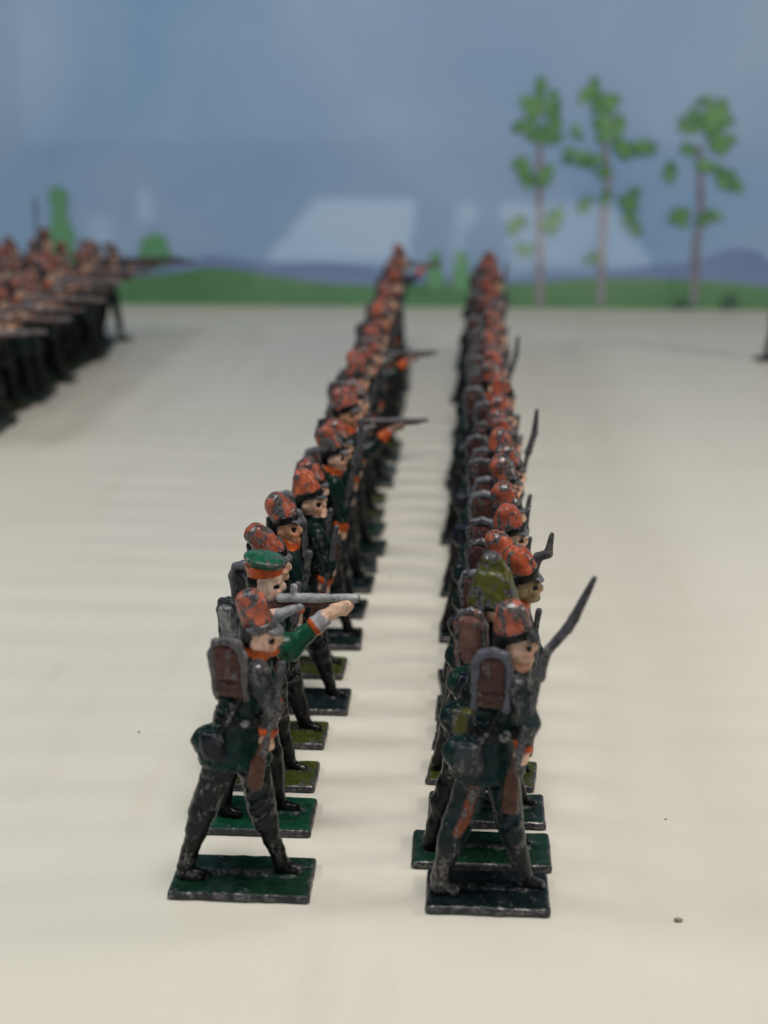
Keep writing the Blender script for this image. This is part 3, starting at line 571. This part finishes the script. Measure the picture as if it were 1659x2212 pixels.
kinds = {
    'L0': marcher(dict(K=GREEN, xr=-8.2, xf=5.3, T=(.008, .012, .013, .36), B=(.006, .006, .006, .34), bag=NAVY, sl=(0.03, 0.035, 0.038, .55), hat=(0.40, 0.105, 0.06, .56), band=(0.03, .028, .03, .55), beard=(0.52, .10, .02, .08), collar=(.52, .10, .02, .1), lean=-1.2, tall=1.35, roll=(.14, .13, .13, .4), vis=GREY, hc=(3.5, -.2, 38.3), hw=.86, pc=(-.2, -2.6, 34.6)), 1),
    'L1': shooter(dict(headgear='cap', K=(0.008, .02, .016, .15), sl=(.007, .068, .034, .26), skin=(.84, .58, .44, .1), mous=(.55, .38, .2, 0), collar=GREEN, pack=(.2, .21, .2, .3), roll=(.03, .032, .036, .3)), 2),
    'L2': marcher(dict(K=TEAL, T=DARK, sx=-.4, lean=-2.2, tall=1.1, hat=ORANGE, pack=BLACK, hc=(2.4, -.2, 38.0), xr=-6.6, xf=4.2), 3),
    'L3': marcher(dict(K=TEAL, T=DARK, lean=-1.4, tall=.75, hat=ORANGE, vis=GREY, skin=(.62, .30, .18, .12), pack=(.02, .02, .022, .4), roll=DARK, hc=(2.4, -.3, 39.2)), 4),
    'L4': marcher(dict(K=TEAL, T=NAVY, lean=-.9, tall=.9, hat=(.42, .10, .045, .40), vis=LEADC, pack=BLACK, collar=TEAL, hc=(1.8, -.3, 39.4)), 5),
    'R0': marcher(dict(K=TEAL, T=(0.004, .015, .018, .26), B=(.016, .016, .018, .46), stripe=(.20, .044, .02, .54), bag=(.03, .035, .042, .45), pc=(-.2, -3.0, 34.8), prz=-6, pry=2, pw=2.1, ph=3.9, roll=(.10, .10, .125, .25), pack=(.058, .025, .021, .2), rifle=BAY0, rawz=True, near=((3.0, -3.0, 31.8), (4.6, -3.9, 26.8), (3.6, -3.9, 22.0)), sl=(.02, .03, .034, .5), sx=.3, xr=-6.9, xf=5.0, hat=(.40, .105, .062, .48), lean=-.6, tall=.9, vis=DARK, hc=(2.8, -.4, 38.9), collar=PINK, hair=PINK), 6),
    'R1': marcher(dict(headgear='helmet', K=TEAL, T=BLACK2, B=BLACK2, bag=OLIVE, pc=(-1.9, -2.6, 36.0), pw=1.95, ph=3.9, pack=(.16, .075, .058, .2), roll=(.17, .09, .07, .5), collar=ORANGE2, hc=(.9, 0, 39.9), xr=-7.4, xf=4.2, hair=TAN), 7),
    'R2': marcher(dict(K=GREEN, T=DARK, sx=1.2, lean=-1.0, tall=.85, hat=(.34, .07, .030, .46), vis=GREY, roll=TEAL, pack=GREEN, skin=TAN, hc=(4.6, -.3, 38.8)), 8),
    'M0': marcher(dict(K=TEAL, T=DARK, hat=ORANGE, lean=-1.2, tall=.9, pc=(-1.0, -2.8, 34.6), roll=(.13, .13, .14, .4), pack=BROWN, prz=-14), 9, False),
    'M1': marcher(dict(K=GREEN, T=NAVY, hat=(.33, .075, .038, .54), lean=-1.6, tall=1.0, pc=(-1.4, -2.8, 34.4), roll=GREY, pack=BROWN, xr=-6.4, xf=5.6, rifle=BAY2), 10, False),
    'M2': marcher(dict(K=NAVY, T=BLACK, hat=(.34, .078, .040, .50), lean=-.8, tall=.85, pc=(-.6, -2.8, 34.8), prz=-10, roll=(.15, .15, .165, .5), pack=(.045, .018, .016, .25), collar=TEAL, sx=.5), 11, False),
    'M3': marcher(dict(K=TEAL, T=DARK, hat=(.35, .078, .036, .52), lean=-1.5, tall=.9, pc=(-1.0, -2.8, 34.4), roll=(.15, .15, .165, .5), rifle=BAY1), 14, False),
    'F0': marcher(dict(K=TEAL, T=DARK, hat=(.55, .13, .05, .45), lean=-1.5, tall=.9, pc=(-1.0, -2.8, 34.4), rifle=POLE, rawz=True), 15, False),
    'S0': shooter(dict(headgear='shako', K=GREEN, sl=TEAL, len=20.5, hand=(.30, .17, .12, .3), metal=(.12, .11, .12, .4), pack=BROWN, wrist=ORANGE2, hat=ORANGE, lean=-1.3), 12, False),
    'S3': shooter(dict(headgear='shako', K=DARK, sl=DARK, len=33.0, metal=(.12, .07, .06, .4), pack=BROWN, wrist=FLESH, br=.8, hand=(.28, .15, .10, .2), hat=(.30, .075, .04, .45), lean=-1.2, tall=.9, cuff=ORANGE2), 17, False),
    'S2': shooter(dict(headgear='shako', K=TEAL, sl=DARK, len=41.0, metal=(.06, .045, .045, .4), pack=BROWN, wrist=FLESH, hat=(.36, .11, .07, .6), lean=-2.4, tall=1.2, cuff=DARK), 16, False),
    'S1': shooter(dict(headgear='shako', K=TEAL, sl=DARK, len=31.0, metal=(.19, .15, .15, .35), pack=BROWN, wrist=FLESH, br=.85, hand=(.28, .15, .10, .2), hat=(.30, .085, .05, .5), lean=-2.2, tall=1.2, cuff=DARK), 13, False),
}
bases = dict(g=(20.2, 10.6, BGREEN), n=(17.3, 10.0, BNAVY), o=(18.0, 9.2, BOLIVE), d=(18.4, 9.6, BDARK), g2=(20.7, 9.6, BGREEN), g3=(19.0, 10.6, (.006, .052, .026, .25)))
def place(kind, base, right, front, label, group, rz=0.0, sz=1.0, dx=0.0):
    w, d, c = bases[base]
    o = linear_copy(kinds[kind], base_of(w, d, c), (right - w / 2 + dx, front + d / 2, 0), rz, sz)
    return tag(o, label, 'toy soldier', group)

# left file: (kind, base, right edge, front edge)
LF = [('L0', 'g', -20.2, 162.7, 'toy soldier with orange collar and brown knapsack, at the front of the left file'),
      ('L1', 'g3', -21.9, 180.2, 'toy rifleman in green and orange flat cap aiming a silver rifle'),
      ('L2', 'o', -22.8, 194.0, 'toy soldier with orange shako tilted far back, right behind the flat-capped rifleman'),
      ('L3', 'o', -22.8, 209.0, 'toy soldier with ruddy face and chipped orange shako, fourth in the left file'),
      ('L4', 'n', -19.9, 222.5, 'toy soldier with pale face and grey peaked orange shako, fifth in the left file'),
      ('M0', 'o', -22.0, 238.3, None), ('M1', 'n', -19.8, 252.4, None), ('M0', 'n', -20.3, 270.1, None), ('L3', 'n', -19.7, 285.6, None),
      ('S0', 'd', -19.6, 298.5, 'toy rifleman with orange cuff aiming a long rifle rightward, tenth in the left file')]
rg = random.Random(11)
y = 311.0; i = 10
while y < 584:
    k = 'S0' if i == 15 else 'S0' if y + 14.6 > 584 else ('M0', 'M2', 'L3', 'M2', 'M0')[i % 5]
    lb = None
    if i == 15: lb = 'blurred toy rifleman aiming a rifle rightward, sixteenth in the left file'
    if y + 14.6 > 584: lb = 'blurred toy rifleman aiming rightward at the far end of the left file'
    LF.append((k, ('d', 'o', 'n', 'g')[rg.randrange(4)], -19.5 - 1.2 * (y > 420) + rg.uniform(-1.5, 1.5), y + rg.uniform(-1, 1), lb)); y += 14.6; i += 1
for i, (k, b, r, f_, lb) in enumerate(LF):
    place(k, b, r, f_, lb or 'toy soldier in an orange shako, %s from the front in the left file' % ORD[i], 'soldiers in the left file', rg.uniform(-7, 7) if i > 4 else 0, 1 + (rg.uniform(-.05, .035) if i > 4 else 0))

RF = [('R0', 'n', 13.5, 161.4, 'toy soldier on dark blue base with bent bayonet, at the front of the right file'),
      ('R1', 'g2', 14.4, 172.6, 'toy soldier in pointed yellow green helmet cover with brown knapsack'),
      ('R2', 'd', 14.2, 184.6, 'toy soldier with bright orange shako and turned head, behind the yellow green helmet'),
      ('M3', 'o', 13.4, 197.0, None), ('M2', 'n', 13.6, 209.4, None), ('M0', 'd', 14.6, 221.0, None), ('M0', 'n', 13.9, 233.4, None)]
y = 246.0; i = 7
while y < 586:
    RF.append((('M2', 'M0', 'M2', 'M0', 'M2', 'M0')[i % 6] if i not in (9, 16, 22, 29) else 'M1', ('d', 'n', 'o', 'n')[rg.randrange(4)], 14.2 + (y - 246) * .006 + rg.uniform(-1.4, 1.4), y + rg.uniform(-.9, .9), None)); y += 12.4; i += 1
for i, (k, b, r, f_, lb) in enumerate(RF):
    place(k, b, r, f_, lb or 'toy soldier in an orange shako, %s from the front in the right file' % ORD[i], 'soldiers in the right file', rg.uniform(-7, 7) if i > 2 else 0, 1 + (rg.uniform(-.05, .035) if i > 2 else 0))

# the crowd of riflemen further left, out of focus
for nm, xr_, y0, y1 in (('inner', -155.0, 402.0, 606.0), ('middle', -175.0, 440.0, 600.0), ('outer', -196.0, 500.0, 604.0)):
    y = y0; i = 0
    while y < y1:
        last = nm == 'inner' and y + 28 > y1
        place('S2' if last else ('S1', 'S1', 'S3', 'M2')[(i + len(nm)) % 4 if nm != 'inner' else i % 3], ('g', 'd', 'o')[i % 3], xr_ + rg.uniform(-3, 3), y, 'blurred toy soldier, %s in the %s file of the crowd at far left' % (ORD[i], nm), 'soldiers in the %s file at far left' % nm, rg.uniform(-5, 5), 1 + rg.uniform(-.06, .03)); y += 11.8; i += 1
place('F0', 'd', -189.0, 606.0, 'blurred toy soldier holding a tall dark upright pole at far left', 'odd soldiers in the crowd at far left')
place('M2', 'd', -180.0, 590.0, 'taller blurred soldier whose orange shako stands above the crowd at far left', 'odd soldiers in the crowd at far left', 0, 1.16)
place('S1', 'd', 124.5 + 18.4, 570.0, 'dark toy soldier cut off by the right edge of the picture', 'soldiers beyond the right file')

# ---------------------------------------------------------------- small things lying on the board
def crumb(x, y, r, seed, label):
    me = surface('crumb', [EL((0, 0, r * .35), (r, r * .7, r * .5), (.36, .28, .20, .1)), EL((r * .6, r * .2, r * .3), (r * .6, r * .5, r * .35), (.32, .24, .17, .1))], r * .22, .2 * r, seed=seed, bump=r * .08, zmin=0.0)
    o = mesh_obj('crumb', me); o.location = (x * S, y * S, 0.0); tag(o, label, 'crumb', 'crumbs on the board')

crumb(31.0, 161.9, 0.6, 1, 'largest brown crumb on the board, right of the front right soldier')
crumb(-16.2, 297.2, 0.4, 2, 'small dark crumb on the board between the two files')
crumb(-56.5, 214.0, 0.25, 3, 'tiny dark speck on the bare board left of the left file')
crumb(-2.9, 167.6, 0.3, 4, 'tiny dark crumb just left of the dark blue base')
crumb(33.1, 189.2, 0.22, 5, 'tiny dark speck on the bare board right of the right file')
